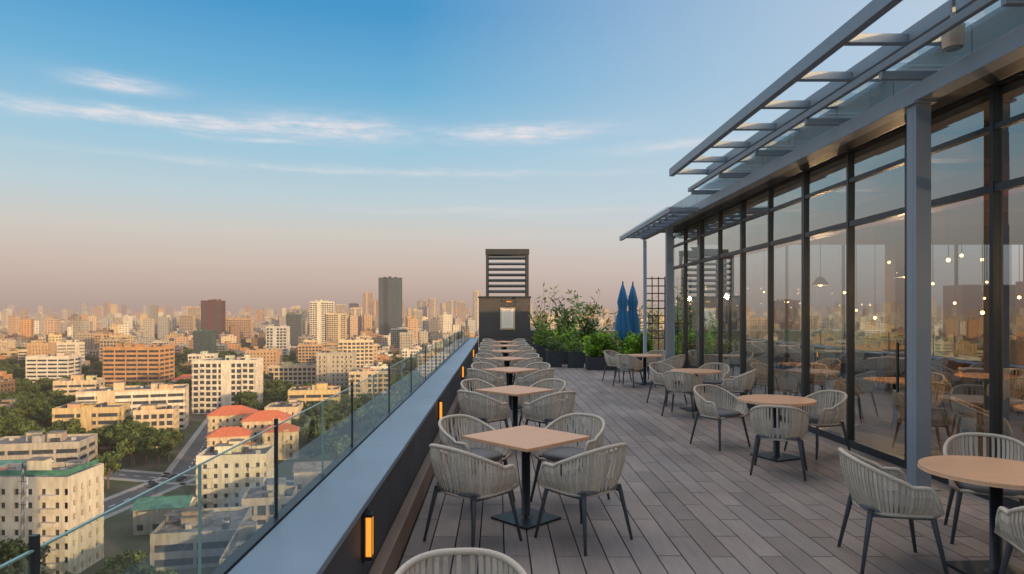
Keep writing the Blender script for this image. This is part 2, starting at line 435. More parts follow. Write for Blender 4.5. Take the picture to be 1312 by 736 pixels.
e=empty('lower_glass_canopy')
b=MB(); b.box(3.76,3.84,14.5,20.4,4.06,4.16,0); b.box(3.841,4.409,14.5,14.58,4.07,4.15,0)
y=14.9
while y<20.4: b.box(3.841,4.409,y,y+0.05,4.08,4.14,0); y+=0.62
b.box(4.10,4.14,14.6,20.4,4.141,4.165,0)
add('frame',b.mesh('lf',[M_steel]),parent=e)
b=MB(); b.face([(3.72,14.5,4.175),(4.4,14.5,4.175),(4.4,20.4,4.175),(3.72,20.4,4.175)],0); add('glass_panels',b.mesh('lg',[M_can]),parent=e)
b=MB(); b.box(-0.08,0.08,-0.08,0.08,0,4.10,0); b.box(-0.14,0.14,-0.14,0.14,0,0.012,0); b.box(-0.12,0.12,-0.12,0.12,4.07,4.098,0)
b.box(-0.082,-0.0801,-0.03,0.03,0.05,4.0,0)
cm=b.mesh('steel_column',[M_steel])
for y in (7.08,17.35): add('steel_column',cm,(4.5,y,0),bevel=0.006)
b=MB(); b.cyl((0,0,0),(0,0,4.10),0.055,None,14,0); b.cyl((0,0,0),(0,0,0.02),0.11,None,14,0); add('steel_column',b.mesh('c3',[M_steel]),(4.5,20.2,0))
b=MB(); b.cyl((0,0,-0.10),(0,0,0.10),0.085,0.10,20,0); b.cyl((0,0,0.10),(0,0,0.13),0.05,0.05,12,1); b.cyl((0,0,-0.115),(0,0,-0.10),0.06,0.08,16,1); b.box(-0.015,0.015,-0.015,0.015,0.13,0.35,1)
add('outdoor_speaker',b.mesh('sp',[M_beige,M_steel]),(4.3,6.26,4.46))

# ------------------------------------------------------------------ kiosk + louvre
e=empty('menu_kiosk')
b=MB(); b.box(-0.80,1.45,29.05,31.0,0,2.48,0); b.box(-0.84,1.49,29.0,31.04,2.481,2.56,1)
for z in (0.8,1.6): b.box(-0.803,1.453,29.045,31,z,z+0.012,1)
add('body',b.mesh('kb',[M_kiosk,M_black]),parent=e,bevel=0.01)
b=MB(); b.box(0.12,0.78,29.0,29.04,1.10,2.06,0); b.box(0.19,0.71,28.99,28.999,1.17,1.99,1)
for k in range(9): b.box(0.27,0.63-0.04*(k%3),28.985,28.989,1.86-0.07*k,1.872-0.07*k,0)
b.box(0.33,0.57,28.985,28.989,1.92,1.94,0)
b.box(0.40,0.62,29.0,29.04,2.30,2.34,2)
add('framed_poster',b.mesh('po',[M_beige,M_paper,M_amber]),parent=e)
b=MB(); b.box(-0.50,-0.38,29.4,29.55,2.561,4.6,0); b.box(1.28,1.40,29.4,29.55,2.561,4.6,0); b.box(-0.52,1.42,29.35,29.6,4.42,4.66,0)
for k in range(7): 
    Mx=Matrix.Translation((0.45,29.47,2.78+0.245*k))@Matrix.Rotation(math.radians(25),4,'X')
    b.box(-0.83,0.83,-0.1,0.1,-0.03,0.03,0,(1,1,1),Mx)
b.box(-0.50,-0.38,30.4,30.55,2.561,4.6,0); b.box(1.28,1.40,30.4,30.55,2.561,4.6,0); b.box(-0.52,1.42,30.35,30.6,4.42,4.66,0)
add('louvre_screen',b.mesh('lo',[M_black]),parent=e)
b=MB(); b.box(1.46,20,30.2,30.45,0,1.0,0); b.box(1.46,20,30.15,30.5,1.001,1.05,1); add('rear_parapet_wall',b.mesh('bp',[M_wall,M_cap]))
b=MB()
for k in range(9): b.box(0,1.7,-0.02,0.02,0.9+0.27*k,0.94+0.27*k,0)
for k in range(8): b.box(0.23*k,0.23*k+0.035,-0.045,-0.021,0,3.15,0)
add('lattice_screen',b.mesh('la',[M_dark]),(5.35,24.0,0))

# ------------------------------------------------------------------ terrace plants
def leafquad(b,p,d,l,w,mi,col):
    d=d.normalized(); s=d.cross(Vector((U(-1,1),U(-1,1),U(-1,1)))).normalized()*w
    b.face([p,p+d*l*0.5+s,p+d*l,p+d*l*0.5-s],mi,col)
def potted(name,x,y,w,d,ph,h,stems,leaves,ll,spread=0.35,narrow=0.12,green=(1,1,1)):
    b=MB(); b.box(-w/2,w/2,-d/2,d/2,0,ph,0)
    b.box(-w/2+0.03,w/2-0.03,-d/2+0.03,d/2-0.03,ph,ph+0.004,1)
    for s in range(stems):
        x0=U(-w/2+0.06,w/2-0.06); y0=U(-d/2+0.06,d/2-0.06); hh=h*U(0.5,1.0)
        lx=U(-spread,spread); ly=U(-spread,spread)
        pts=[Vector((x0+lx*t*t,y0+ly*t*t,ph+(hh-ph)*t)) for t in (0,0.35,0.7,1)]
        b.tube(pts,[0.012,0.01,0.007,0.003],5,1)
        g0=U(0.5,1.7)
        for k in range(leaves):
            t=U(0.12,1.0); p=Vector((x0+lx*t*t,y0+ly*t*t,ph+(hh-ph)*t))
            dr=Vector((U(-1,1),U(-1,1),U(-0.3,0.9)))
            g=g0*U(0.6,1.4); leafquad(b,p+dr*0.05,dr,ll*U(0.6,1.2),ll*narrow*U(0.8,1.3),2,(g*green[0]*U(0.9,1.2),g*green[1],g*green[2]))
    add(name,b.mesh(name,[M_pot,M_stem,M_leaf]),(x,y,0),0)
G1=(1.0,1.0,1.0); G2=(1.6,1.6,.8); G3=(1.0,.8,.5)
potted('potted_bamboo',1.85,27.6,0.7,0.5,0.6,3.1,9,20,0.24,.45,green=G3)
potted('potted_plant',1.75,25.0,0.6,0.5,0.6,1.8,11,24,0.32,.5,green=G2)
potted('potted_plant',2.75,26.2,0.7,0.55,0.65,2.5,12,24,0.34,.6,green=G1)
potted('potted_bamboo',3.75,27.4,0.9,0.5,0.55,2.8,9,20,0.26,.6,green=G3)
potted('potted_plant',2.55,24.0,0.6,0.5,0.6,1.8,12,24,0.30,.5,green=G2)
potted('potted_plant',3.45,24.6,0.7,0.5,0.6,2.1,12,26,0.32,.5,green=G1)
potted('potted_bamboo',5.3,27.0,1.0,0.5,0.55,2.6,8,20,0.26,.6,green=G3)
potted('potted_bamboo',6.6,27.5,1.0,0.5,0.55,2.6,8,20,0.26,.5)
potted('hedge_planter',3.4,21.6,1.0,0.5,0.42,1.2,40,46,0.15,0.2,0.3,(1.8,1.9,0.8))
potted('hedge_planter',4.5,21.2,0.9,0.5,0.42,1.25,40,46,0.15,0.2,0.3,(1.8,1.9,0.8))
potted('potted_plant',1.95,22.8,0.5,0.5,0.55,1.1,9,22,0.2,green=G1)
potted('potted_plant',2.65,22.4,0.5,0.5,0.55,1.2,9,22,0.2,green=G2)
def umbrella(x,y):
    b=MB(); n=32; prof=[(0.93,0.20),(1.0,0.235),(1.3,0.20),(1.75,0.16),(1.95,0.115),(2.2,0.15),(2.6,0.085),(2.82,0.02)]
    base=len(b.v)
    for z,r in prof:
        for k in range(n):
            t=2*math.pi*k/n; rr=r*(1+0.28*math.cos(8*t+z*1.2)*(1 if z<2.6 else 0.3)); b.v.append((rr*math.cos(t),rr*math.sin(t),z))
    for i in range(len(prof)-1):
        for k in range(n):
            b.f.append((base+i*n+k,base+i*n+(k+1)%n,base+(i+1)*n+(k+1)%n,base+(i+1)*n+k)); b.m.append(0); b.c.append((1,1,1)); b.sm.append(True); b.uv.append(None)
    b.cyl((0,0,0.05),(0,0,2.9),0.025,None,12,1); b.box(-0.25,0.25,-0.25,0.25,0,0.06,1)
    add('closed_patio_umbrella',b.mesh('closed_patio_umbrella',[M_blue,M_black]),(x,y,0),U(0,1))
umbrella(4.22,22.3); umbrella(4.62,22.6)

# ------------------------------------------------------------------ city
b=MB(); S=60000
b.face([(-S,-S,GZ),(S,-S,GZ),(S,S,GZ),(-S,S,GZ)],0); add('ground',b.mesh('ground',[M_ground]))
def building(name,x,y,w,d,h,rz,col,style='grid',roof='flat',acc=None):
    b=MB(); fl=3.3; n=max(2,int(round(h/fl))); fl=h/n; acc=acc or col
    cw=0.55
    b.box(-w/2+cw,w/2-cw,-d/2+cw,d/2-cw,0,h-0.1,1)
    sp={'grid':1.15,'bands':1.7,'glass':0.35,'punch':1.7}[style]
    for k in range(n+1):
        z=k*fl; b.box(-w/2,w/2,-d/2,d/2,z-(sp*0.55 if k else 0),z+sp*0.45,0,acc)
    pitch={'grid':3.6,'bands':9.0,'glass':3.0,'punch':3.4}[style]; pwid={'grid':0.9,'bands':0.8,'glass':0.25,'punch':2.0}[style]
    q=0.06
    for (L,ax) in((w,0),(d,1)):
        m=max(2,int(round(L/pitch)))
        for k in range(m+1):
            c=-L/2+q+pwid/2+(L-2*q-pwid)*k/m
            for sgn in(-1,1):
                o=(d if ax==0 else w)/2
                lo,hi=(sgn*(o-q),sgn*(o-0.75)); lo,hi=min(lo,hi),max(lo,hi)
                if ax==0: b.box(c-pwid/2,c+pwid/2,lo,hi,0.01,h-0.05,0,col)
                else: b.box(lo+0.01*sgn,hi+0.01*sgn,c-pwid/2,c+pwid/2,0.012,h-0.06,0,col)
    if style!='glass' and R()<0.6:
        c=U(-w*0.25,w*0.25); b.box(c-w*0.08,c+w*0.08,-d/2-0.35,-d/2+0.5,0,h+1.5,0,col)
        c=U(-d*0.2,d*0.2); b.box(w/2-0.5,w/2+0.33,c-d*0.09,c+d*0.09,0,h+1.3,0,col)
    if style in('grid','punch') and R()<0.6:
        for k in range(1,n):
            for c in (-w*0.33,w*0.33): b.box(c-1.6,c+1.6,-d/2-1.1,-d/2-0.01,k*fl-0.1,k*fl+0.9,0,acc)
    if roof=='flat':
        t=0.35; pz=h+0.45*sp; ph=pz+1.0
        b.box(-w/2+t,w/2-t,-d/2+t,d/2-t,pz,pz+0.06,2)
        b.box(-w/2+.02,w/2-.02,-d/2+.02,-d/2+t,pz,ph,0,col); b.box(-w/2+.02,w/2-.02,d/2-t,d/2-.02,pz,ph,0,col)
        b.box(-w/2+.02,-w/2+t,-d/2+t,d/2-t,pz,ph,0,col); b.box(w/2-t,w/2-.02,-d/2+t,d/2-t,pz,ph,0,col)
        for k in range(random.randint(1,2)+(2 if w>30 else 0)):
            cx=U(-w*.32,w*.32); cy=U(-d*.28,d*.28); s=U(1.6,3.2); hh=U(2.2,4)
            b.box(cx-s,cx+s,cy-s*.8,cy+s*.8,pz,pz+hh,0,tuple(c*U(.8,1.05) for c in col)); b.box(cx-s-.2,cx+s+.2,cy-s*.8-.2,cy+s*.8+.2,pz+hh,pz+hh+.2,2)
        for k in range(random.randint(4,10)):
            cx=U(-w*.4,w*.4); cy=U(-d*.38,d*.38); r_=R()
            if r_<0.35: b.cyl((cx,cy,pz),(cx,cy,pz+1.8),0.8,None,12,4)
            elif r_<.75: b.box(cx-.7,cx+.7,cy-.5,cy+.5,pz+.1,pz+1.2,0,(.45,.45,.45))
            else: b.box(cx-2.2,cx+2.2,cy-1.4,cy+1.4,pz+2.2,pz+2.3,3 if R()<.3 else 2); b.box(cx-2,cx-1.9,cy-1.2,cy-1.1,pz,pz+2.2,4); b.box(cx+1.9,cx+2,cy+1.1,cy+1.2,pz,pz+2.2,4)
        if R()<0.3: b.cyl((w*.2,d*.1,pz),(w*.2,d*.1,pz+U(6,11)),0.12,0.05,5,4)
    elif roof=='hip':
        pz=h+.45*sp; rh=min(w,d)*0.28; o=0.8; r=(w-min(w,d))/2+0.5
        A=[(-w/2-o,-d/2-o,pz),(w/2+o,-d/2-o,pz),(w/2+o,d/2+o,pz),(-w/2-o,d/2+o,pz)]; P=(-r,0,pz+rh);Q=(r,0,pz+rh)
        b.face([A[0],A[1],Q,P],3);b.face([A[1],A[2],Q],3);b.face([A[2],A[3],P,Q],3);b.face([A[3],A[0],P],3);b.face(A[::-1],3)
    return add(name,b.mesh(name,[M_cw,M_cg,M_cr,M_tile,M_tank]),(x,y,GZ),rz)
white=(.62,.58,.52);cream=(.56,.46,.34);peach=(.47,.32,.21);orange=(.48,.27,.14);grey=(.30,.30,.30);dark=(.045,.055,.075);brown=(.22,.14,.10);pink=(.44,.32,.25);yellow=(.52,.41,.24)
H=[
('white_office_building',-168,415,37,22,31,0.12,white,'grid',None),
('orange_apartment_building',-276,512,42,26,34,0.05,orange,'bands',None),
('long_office_building',-192,352,50,22,20,0.35,cream,'bands',white),
('white_striped_building',-358,536,32,20,25,0.1,white,'bands',None),
('small_cream_building',-158,308,17,14,16,0.3,cream,'grid',None),
('white_rooftop_building',-111,160,24,14,22.0,0.0,(.56,.53,.47),'punch',None),
('white_low_building',-84,214,21,14,15.5,0.15,white,'punch',None),
('apartment_block',-75,170,20,20,7,0.2,grey,'bands',None),
('apartment_block',-52,150,16,22,9,0.2,(.30,.29,.27),'grid',None),
('apartment_block',-66,193,14,12,8,0.2,(.36,.33,.30),'grid',None),
('apartment_block',-180,262,34,18,10,0.2,(.40,.38,.35),'bands',None),
('white_apartment_tower',-280,1062,37,26,77,0.2,white,'grid',None),
('apartment_tower',-251,760,23,18,44,0.1,(.5,.5,.5),'grid',None),
('glass_office_tower',-295,965,22,20,58,0.2,(.12,.15,.18),'glass',None),
('white_apartment_tower',-257,1062,30,24,58,0.15,cream,'grid',None),
('apartment_building',-125,585,30,22,36,0.25,(.6,.5,.38),'grid',None),
('apartment_building',-147,512,46,18,20,0.1,cream,'grid',None),
('glass_office_building',-144,1022,37,22,35,0.0,(.65,.63,.6),'glass',None),
('dark_office_tower',-214,1330,46,40,128,0.15,dark,'bands',(.05,.085,.13)),
('dark_red_tower',-540,1262,38,30,82,0.2,(.10,.045,.04),'grid',None),
('dark_green_glass_tower',-326,740,20,20,40,0.2,(.05,.10,.10),'glass',None),
('apartment_building',-200,712,25,20,26,0.2,peach,'grid',None),
('pale_apartment_tower',-55,1810,20,20,118,0.1,(.55,.5,.45),'grid',None),
('apartment_tower',-430,2210,34,30,126,0.1,(.5,.38,.32),'grid',None),
('apartment_tower',-512,1315,50,24,47,0.2,peach,'grid',None),
('apartment_tower',-350,1900,30,26,95,0.1,(.45,.33,.27),'grid',None),
('apartment_tower',-447,1900,28,24,82,0.2,(.5,.42,.36),'grid',None),
('apartment_tower',-495,2300,34,26,90,0.1,(.42,.33,.28),'grid',None),
('apartment_tower',-274,2400,34,26,102,0.1,(.38,.36,.36),'grid',None),
('apartment_tower',-258,2650,30,26,114,0.2,(.5,.42,.36),'grid',None),
('apartment_tower',-160,2300,34,26,100,0.1,(.45,.40,.38),'grid',None),
('apartment_tower',-150,2800,34,26,103,0.1,(.5,.4,.33),'grid',None),
('apartment_tower',-616,2000,34,26,70,0.2,(.35,.33,.33),'grid',None),
('apartment_tower',-820,1800,30,24,74,0.2,(.5,.4,.33),'grid',None),
('apartment_tower',-390,1420,30,24,62,0.2,(.30,.33,.36),'bands',None),
('apartment_tower',-330,1550,26,24,70,0.1,(.6,.5,.4),'grid',None),
('apartment_tower',-210,1750,26,24,66,0.1,(.55,.5,.45),'grid',None),
('apartment_tower',-120,1500,28,22,52,0.2,(.5,.44,.36),'grid',None),
('apartment_tower',-470,1600,24,22,66,0.2,(.6,.55,.48),'grid',None),
('apartment_tower',-700,1500,28,22,54,0.2,(.45,.35,.28),'grid',None),
('apartment_tower',-900,2100,32,26,84,0.1,(.45,.4,.36),'grid',None),
('apartment_building',-330,620,34,22,24,0.3,cream,'grid',None),
('apartment_building',-225,640,30,20,24,0.1,peach,'punch',None),
('apartment_building',-60,620,30,20,22,0.2,cream,'grid',None),
('apartment_building',-85,440,26,20,22,0.2,(.5,.42,.33),'grid',None),
]
occ=[]
for n_,x,y,w,d,h,rz,c,s,a in H:
    building(n_,x,y,w,d,h,rz,c,s,'flat',a); occ.append((x,y,max(w,d)*0.62))
for (x,y,w,d,h,rz) in [(-104,300,20,13,13,.25),(-126,316,20,13,13,.25),(-112,278,16,11,10,.25),(-92,282,14,10,11,.25)]:
    building('orange_roof_house',x,y,w,d,h,rz,cream,'punch','hip'); occ.append((x,y,12))
b=MB()
for k in range(12): b.box(-11+2*k-.05,-11+2*k+.05,-6.4,-6.3,0,1.3,0)
b.box(-11.5,11.5,-6.42,-6.28,1.2,1.3,0); b.box(-11.5,11.5,-6.37,-6.33,0.1,1.2,0); b.box(11.2,11.35,-6.2,6,0.1,1.3,0)
add('rooftop_screen',b.mesh('rooftop_screen',[M_greenroof,M_cw]),(-111,160,GZ+23.9),0.0)
def shed(x,y,w,d,h,rz,m):
    b=MB(); b.box(-w/2,w/2,-d/2,d/2,0,h,0,(.4,.38,.35))
    b.face([(-w/2-.5,-d/2-.5,h),(w/2+.5,-d/2-.5,h),(w/2+.5,0,h+2),(-w/2-.5,0,h+2)],1); b.face([(-w/2-.5,d/2+.5,h),(w/2+.5,d/2+.5,h),(w/2+.5,0,h+2),(-w/2-.5,0,h+2)],1)
    b.box(-w/2-.5,w/2+.5,-.15,.15,h+1.98,h+2.1,1)
    b.face([(-w/2,-d/2,h),(-w/2,d/2,h),(-w/2,0,h+1.9)],0); b.face([(w/2,-d/2,h),(w/2,d/2,h),(w/2,0,h+1.9)],0)
    for q in range(int(w/4)): b.box(-w/2+4*q+1,-w/2+4*q+2.6,-d/2-.02,-d/2+.1,1.2,2.8,2)
    add('warehouse_shed',b.mesh('warehouse_shed',[M_cw,m,M_cg]),(x,y,GZ),rz); occ.append((x,y,max(w,d)*.6))
shed(-172,232,26,12,8,.2,M_greenroof); shed(-150,214,20,12,7,.2,M_cr); shed(-98,240,16,10,6,.2,M_tile); shed(-44,185,14,18,6,.2,M_cr); shed(-60,235,22,12,7,.2,M_cr); shed(-95,190,14,10,7,.2,M_greenroof)
# lattice mast
b=MB()
for sx in(-.35,.35):
    for sy in(-.35,.35): b.cyl((sx,sy,0),(sx*.4,sy*.4,29),.06,.04,5,0)
for k in range(18):
    z=1.5*k+1; f=1-.6*z/29
    b.cyl((-.35*f,-.35*f,z),(.35*f,-.35*f,z+1.4),.035,None,4,k%2); b.cyl((.35*f,-.35*f,z),(.35*f,.35*f,z+1.4),.035,None,4,k%2)
for k in range(3): b.box(-.9,.9,-.05,.05,20+2.5*k,20.1+2.5*k,0); b.box(.8,1.0,-.1,.1,19.3+2.5*k,20.9+2.5*k,1)
add('radio_mast',b.mesh('radio_mast',[M_tank,M_cw]),(-103,144,GZ),0.2)
def strip(name,pts,w,z,m,kerb=False):
    b=MB()
    for i in range(len(pts)-1):
        a=Vector((*pts[i],0)); c=Vector((*pts[i+1],0)); d=(c-a).normalized(); n=Vector((-d.y,d.x,0))
        def q(s,o,zz): p=(a if s==0 else c)+n*o; return (p.x,p.y,zz)
        b.face([q(0,-w/2,z),q(1,-w/2,z),q(1,w/2,z),q(0,w/2,z)],0)
        for s in(-1,1):
            o0=s*w/2; o1=s*(w/2+2.5)
            L=(c-a).length; Mx=Matrix.Translation((a.x,a.y,0))@Matrix.Rotation(math.atan2(d.y,d.x),4,'Z')
            b.box(0,L,min(o0,o1),max(o0,o1),GZ+0.01,GZ+0.16,2,(1,1,1),Mx)
        k=0
        while k<L: b.box(k,k+3,-.12,.12,z+.004,z+.006,1,(1,1,1),Mx); k+=7
    add(name,b.mesh(name,[M_asph,M_paint,M_pave]))
roads=[[(-135,120),(-118,250),(-235,620),(-420,1200)],[(-420,330),(-118,245),(30,215)],[(-500,600),(-235,620),(200,560)]]
strip('street_road',roads[0],11,GZ+.03,M_asph); strip('street_road',roads[1],9,GZ+.06,M_asph); strip('street_road',roads[2],11,GZ+.09,M_asph)
def road_near(x,y,r):
    P=Vector((x,y))
    for rd in roads:
        for i in range(len(rd)-1):
            a=Vector(rd[i]);c=Vector(rd[i+1]); t=max(0,min(1,(P-a).dot(c-a)/(c-a).length_squared))
            if (P-(a+(c-a)*t)).length<r+6: return True
    return False
def car_mesh(col):
    b=MB()
    b.box(-2.1,2.1,-.85,.85,.35,.85,0,col); b.face([(-1.3,-.8,.85),(1.1,-.8,.85),(.6,-.7,1.42),(-1.0,-.7,1.42)],1); b.face([(-1.3,.8,.85),(1.1,.8,.85),(.6,.7,1.42),(-1.0,.7,1.42)],1)
    b.face([(1.1,-.8,.85),(1.1,.8,.85),(.6,.7,1.42),(.6,-.7,1.42)],1); b.face([(-1.3,-.8,.85),(-1.3,.8,.85),(-1.0,.7,1.42),(-1.0,-.7,1.42)],1); b.face([(.6,-.7,1.42),(.6,.7,1.42),(-1,.7,1.42),(-1,-.7,1.42)],0,col)
    for x in(-1.3,1.3):
        for y in(-.86,.86): b.cyl((x,y-.1,.33),(x,y+.1,.33),.33,None,12,2)
    return b.mesh('car',[M_cw,M_cg,M_tank])
cms=[car_mesh(c) for c in((.6,.6,.6),(.1,.1,.12),(.4,.05,.04))]
for k in range(26):
    rd=random.choice(roads); i=random.randrange(len(rd)-1); a=Vector(rd[i]);c=Vector(rd[i+1]); t=R(); p=a.lerp(c,t); d=(c-a).normalized(); s=random.choice((-1,1)); p=p+Vector((d.y,-d.x))*2.4*s
    add('car',random.choice(cms),(p.x,p.y,GZ+.09),math.atan2(d.y,d.x))
def tree_mesh(h,r,ncl,nl,ls,name):
    b=MB(); th=h*0.42
    b.tube([(0,0,0),(0.1,0,th*.5),(0,0.1,th),(0.1,0,h*.75)],[.42,.33,.25,.08],7,1)
    for k in range(ncl):
        a=U(0,6.28); rr=r*math.sqrt(R())*.85; z=th+ (h-th)*U(0.05,.85)
        f=1-.5*abs((z-th)/(h-th)-.35); c=Vector((rr*f*math.cos(a),rr*f*math.sin(a),z))
        b.tube([(0,0,th*U(.7,1)),tuple(c*0.5+Vector((0,0,th*.45))),tuple(c)],[.16,.09,.03],5,1)
        cr=r*U(.26,.42); tone=U(.5,1.5)
        for j in range(nl):
            v=Vector((random.gauss(0,1),random.gauss(0,1),random.gauss(0,.75))).normalized()*cr*(R()**.35); v.z*=.75
            n=(v.normalized()+Vector((U(-.7,.7),U(-.7,.7),U(-.4,.9)))).normalized(); s=n.orthogonal().normalized(); q=n.cross(s); w=ls*U(.6,1.2)
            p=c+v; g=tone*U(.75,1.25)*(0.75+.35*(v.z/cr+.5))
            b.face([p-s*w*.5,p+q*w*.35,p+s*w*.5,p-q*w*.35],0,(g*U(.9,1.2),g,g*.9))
    return b.mesh(name,[M_tleaf,M_tbark])
TM=[tree_mesh(U(9,14),U(4.6,6.4),18,110,0.95,'tree') for k in range(4)]
def patch_mesh():
    b=MB()
    for k in range(26):
        cx,cy=U(-26,26),U(-20,20); h=U(7,13); r=U(4,6.5); tone=U(.5,1.4)
        b.cyl((cx,cy,0),(cx,cy,h*.7),.4,.15,5,1)
        for j in range(170):
            v=Vector((random.gauss(0,1),random.gauss(0,1),random.gauss(0,1))).normalized()*r*(R()**.3); v.z=v.z*.62
            lump=1+.3*math.sin(v.x*1.3+k)*math.sin(v.y*1.1); v*=lump
            n=(v.normalized()+Vector((U(-.6,.6),U(-.6,.6),U(-.3,.8)))).normalized(); s=n.orthogonal().normalized(); q=n.cross(s); w=2.1*U(.6,1.2); p=Vector((cx,cy,h*.65))+v
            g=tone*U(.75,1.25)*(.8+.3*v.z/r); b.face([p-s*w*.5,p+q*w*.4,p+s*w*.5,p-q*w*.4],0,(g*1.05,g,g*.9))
    return b.mesh('tree_belt_patch',[M_tleaf,M_tbark])
PM=[patch_mesh() for k in range(3)]
belt=empty('tree_belt',(0,0,GZ))
def free(x,y,r):
    for ox,oy,o in occ:
        if (x-ox)**2+(y-oy)**2<(o+r)**2: return False
    return True
cols=[white,cream,peach,pink,yellow,(.40,.37,.33),(.48,.44,.38),orange,brown,(.38,.31,.25),grey,cream,(.36,.36,.36),white,(.27,.26,.25)]
nb=0; ntr=0
c0=34
for iy in range(3,27):
    for ix in range(-24,14):
        x=ix*c0+U(-7,7); y=iy*c0+U(-7,7); x,y=x+0.25*y-60,y
        if y<110 or abs(x)>y*0.98+30 : continue
        if x>-20 and y<140: continue
        q=math.hypot(x,y)
        if road_near(x,y,11): continue
        green=math.sin(x*0.017+1.3)+math.sin(y*0.021+x*0.009)
        pb=0.66 if q>560 else (0.40 if q>330 else 0.3)
        if green>0.3 and q<900: pb*=0.25
        if R()<pb and free(x,y,15):
            w,d=U(14,28),U(12,20); h=U(9,19) if R()<.78 else U(20,34)
            if q<420: h=min(h,17)
            if q<260: h=min(h,9)
            building('apartment_building',x,y,w,d,h,0.2+U(-.1,.1)+(0.5 if R()<.15 else 0),random.choice(cols),random.choice(('grid','grid','punch','bands')),'hip' if R()<.06 else 'flat'); nb+=1
            for k in range(3):
                tx,ty=x+U(-20,20),y-U(12,18)
                if free(tx,ty,6): add('tree',random.choice(TM),(tx,ty,0),U(0,6),belt,(s:=U(.6,1.05),s,s)); ntr+=1
        else:
            for k in range(8 if q<600 else 5):
                tx,ty=x+U(-17,17),y+U(-17,17)
                if free(tx,ty,5) and not road_near(tx,ty,4):
                    s=U(.75,1.25); add('tree',random.choice(TM),(tx,ty,0),U(0,6),belt,(s,s,s)); ntr+=1
for (gx,gy,n,sp) in [(-150,262,20,20),(-175,300,18,22),(-125,235,8,12),(-290,420,34,45),(-250,380,20,28),(-370,470,30,45),(-110,520,24,40),(-90,350,14,22),(-330,360,20,35),(-210,300,14,22),(-140,420,12,20),(-300,570,20,40)]:
    for k in range(n):
        tx,ty=gx+U(-sp,sp),gy+U(-sp*.7,sp*.7)
        if free(tx,ty,1) and not road_near(tx,ty,3): s=U(.85,1.35); add('tree',random.choice(TM),(tx,ty,0),U(0,6),belt,(s,s,s)); ntr+=1
b=MB(); b.useuv=True
def fbox(x,y,w,d,h,rz,col,z0=GZ,mi=0):
    c,s=math.cos(rz),math.sin(rz)
    P=[(x+c*a-s*e_,y+s*a+c*e_) for a,e_ in((-w/2,-d/2),(w/2,-d/2),(w/2,d/2),(-w/2,d/2))]
    off=U(0,50)//1*4.2
    for i,L in zip(range(4),(w,d,w,d)):
        p,q=P[i],P[(i+1)%4]
        b.face([(p[0],p[1],z0),(q[0],q[1],z0),(q[0],q[1],z0+h),(p[0],p[1],z0+h)],mi,col,False,[(off,0),(off+L,0),(off+L,h),(off,h)])
    b.face([(p[0],p[1],z0+h) for p in P],1,col)
def fbuild(x,y,w,d,h,rz,col):
    fbox(x,y,w,d,h,rz,col)
    fbox(x+U(-w*.25,w*.25),y+U(-d*.25,d*.25),w*U(.2,.4),d*U(.25,.4),U(2.5,5),rz,tuple(c*.9 for c in col),GZ+h)
    if R()<.5: fbox(x+U(-w*.3,w*.3),y+U(-d*.3,d*.3),2.5,2.5,2,rz,grey,GZ+h)
patches=[]
def ring(y0,y1,cell,dens,smin,smax,hm,hi,pt):
    y=y0
    while y<y1:
        x=-1.02*y
        while x<0.95*y:
            X=x+U(-cell*.25,cell*.25); Y=y+U(-cell*.25,cell*.25); x+=cell
            if not free(X,Y,14): continue
            gr=math.sin(X*.0041+2)+math.sin(Y*.0033+X*.0017)+.6*math.sin(X*.012)
            if R()<dens*(0.35 if gr>0.9 else 1):
                h=U(*hm) if R()>pt else U(*hi)
                cc=random.choice(cols); k=U(.75,1.05)
                wx=U(smin,smax); 
                if h>hi[0]: wx=smin*U(1,1.4)
                fbuild(X,Y,wx,wx*U(.6,.9),h,0.2+U(-.35,.35),tuple(q*k for q in cc))
            elif Y<2800 and R()<.6: patches.append((X,Y))
        y+=cell
ring(918,1900,34,.70,14,27,(9,24),(28,58),.10)
ring(1900,3600,52,.85,17,36,(10,28),(36,88),.08)
ring(3600,9000,110,.9,30,75,(12,30),(50,130),.07)
ring(9000,16000,300,.9,60,180,(15,40),(70,190),.10)
add('distant_city',b.mesh('distant_city',[M_far,M_cr]))
random.shuffle(patches)
for X,Y in patches[:650]:
    add('tree_patch',random.choice(PM),(X,Y,0),U(0,6),belt)
print('buildings',nb,'trees',ntr,'patches',len(patches))

# ------------------------------------------------------------------ world
w=bpy.data.worlds.new('World'); scene.world=w; w.use_nodes=True; t=w.node_tree; t.nodes.clear()
SAZ=math.radians(134); SEL=math.radians(9.5)
out=N(t,'ShaderNodeOutputWorld'); bg=N(t,'ShaderNodeBackground'); bg.inputs[1].default_value=0.15
sky=N(t,'ShaderNodeTexSky'); sky.sky_type='NISHITA'; sky.sun_disc=False; sky.sun_elevation=SEL; sky.sun_rotation=SAZ; sky.dust_density=2.0; sky.air_density=1.0; sky.ozone_density=1.5
tc=N(t,'ShaderNodeTexCoord'); sp=N(t,'ShaderNodeSeparateXYZ'); t.links.new(tc.outputs['Generated'],sp.inputs[0])
X_,Y_,Z_=sp.outputs
el=math_(t,'ARCSINE',Z_); az=math_(t,'ARCTAN2',X_,Y_)
def lin(r,g,b_,k=1): return tuple(k*((c/255)/12.92 if c/255<=.04045 else ((c/255+.055)/1.055)**2.4) for c in (r,g,b_))
rp=N(t,'ShaderNodeValToRGB'); cr=rp.color_ramp
stops=[(0.0,lin(178,156,147)),(0.025,lin(189,167,157)),(0.065,lin(203,183,172)),(0.115,lin(206,200,192)),(0.165,lin(189,206,212)),(0.235,lin(158,198,218)),(0.32,lin(110,175,213)),(0.42,lin(70,150,202)),(0.50,lin(62,142,198)),(0.75,(.95,.94,.97)),(1.2,(1.0,.96,.95))]
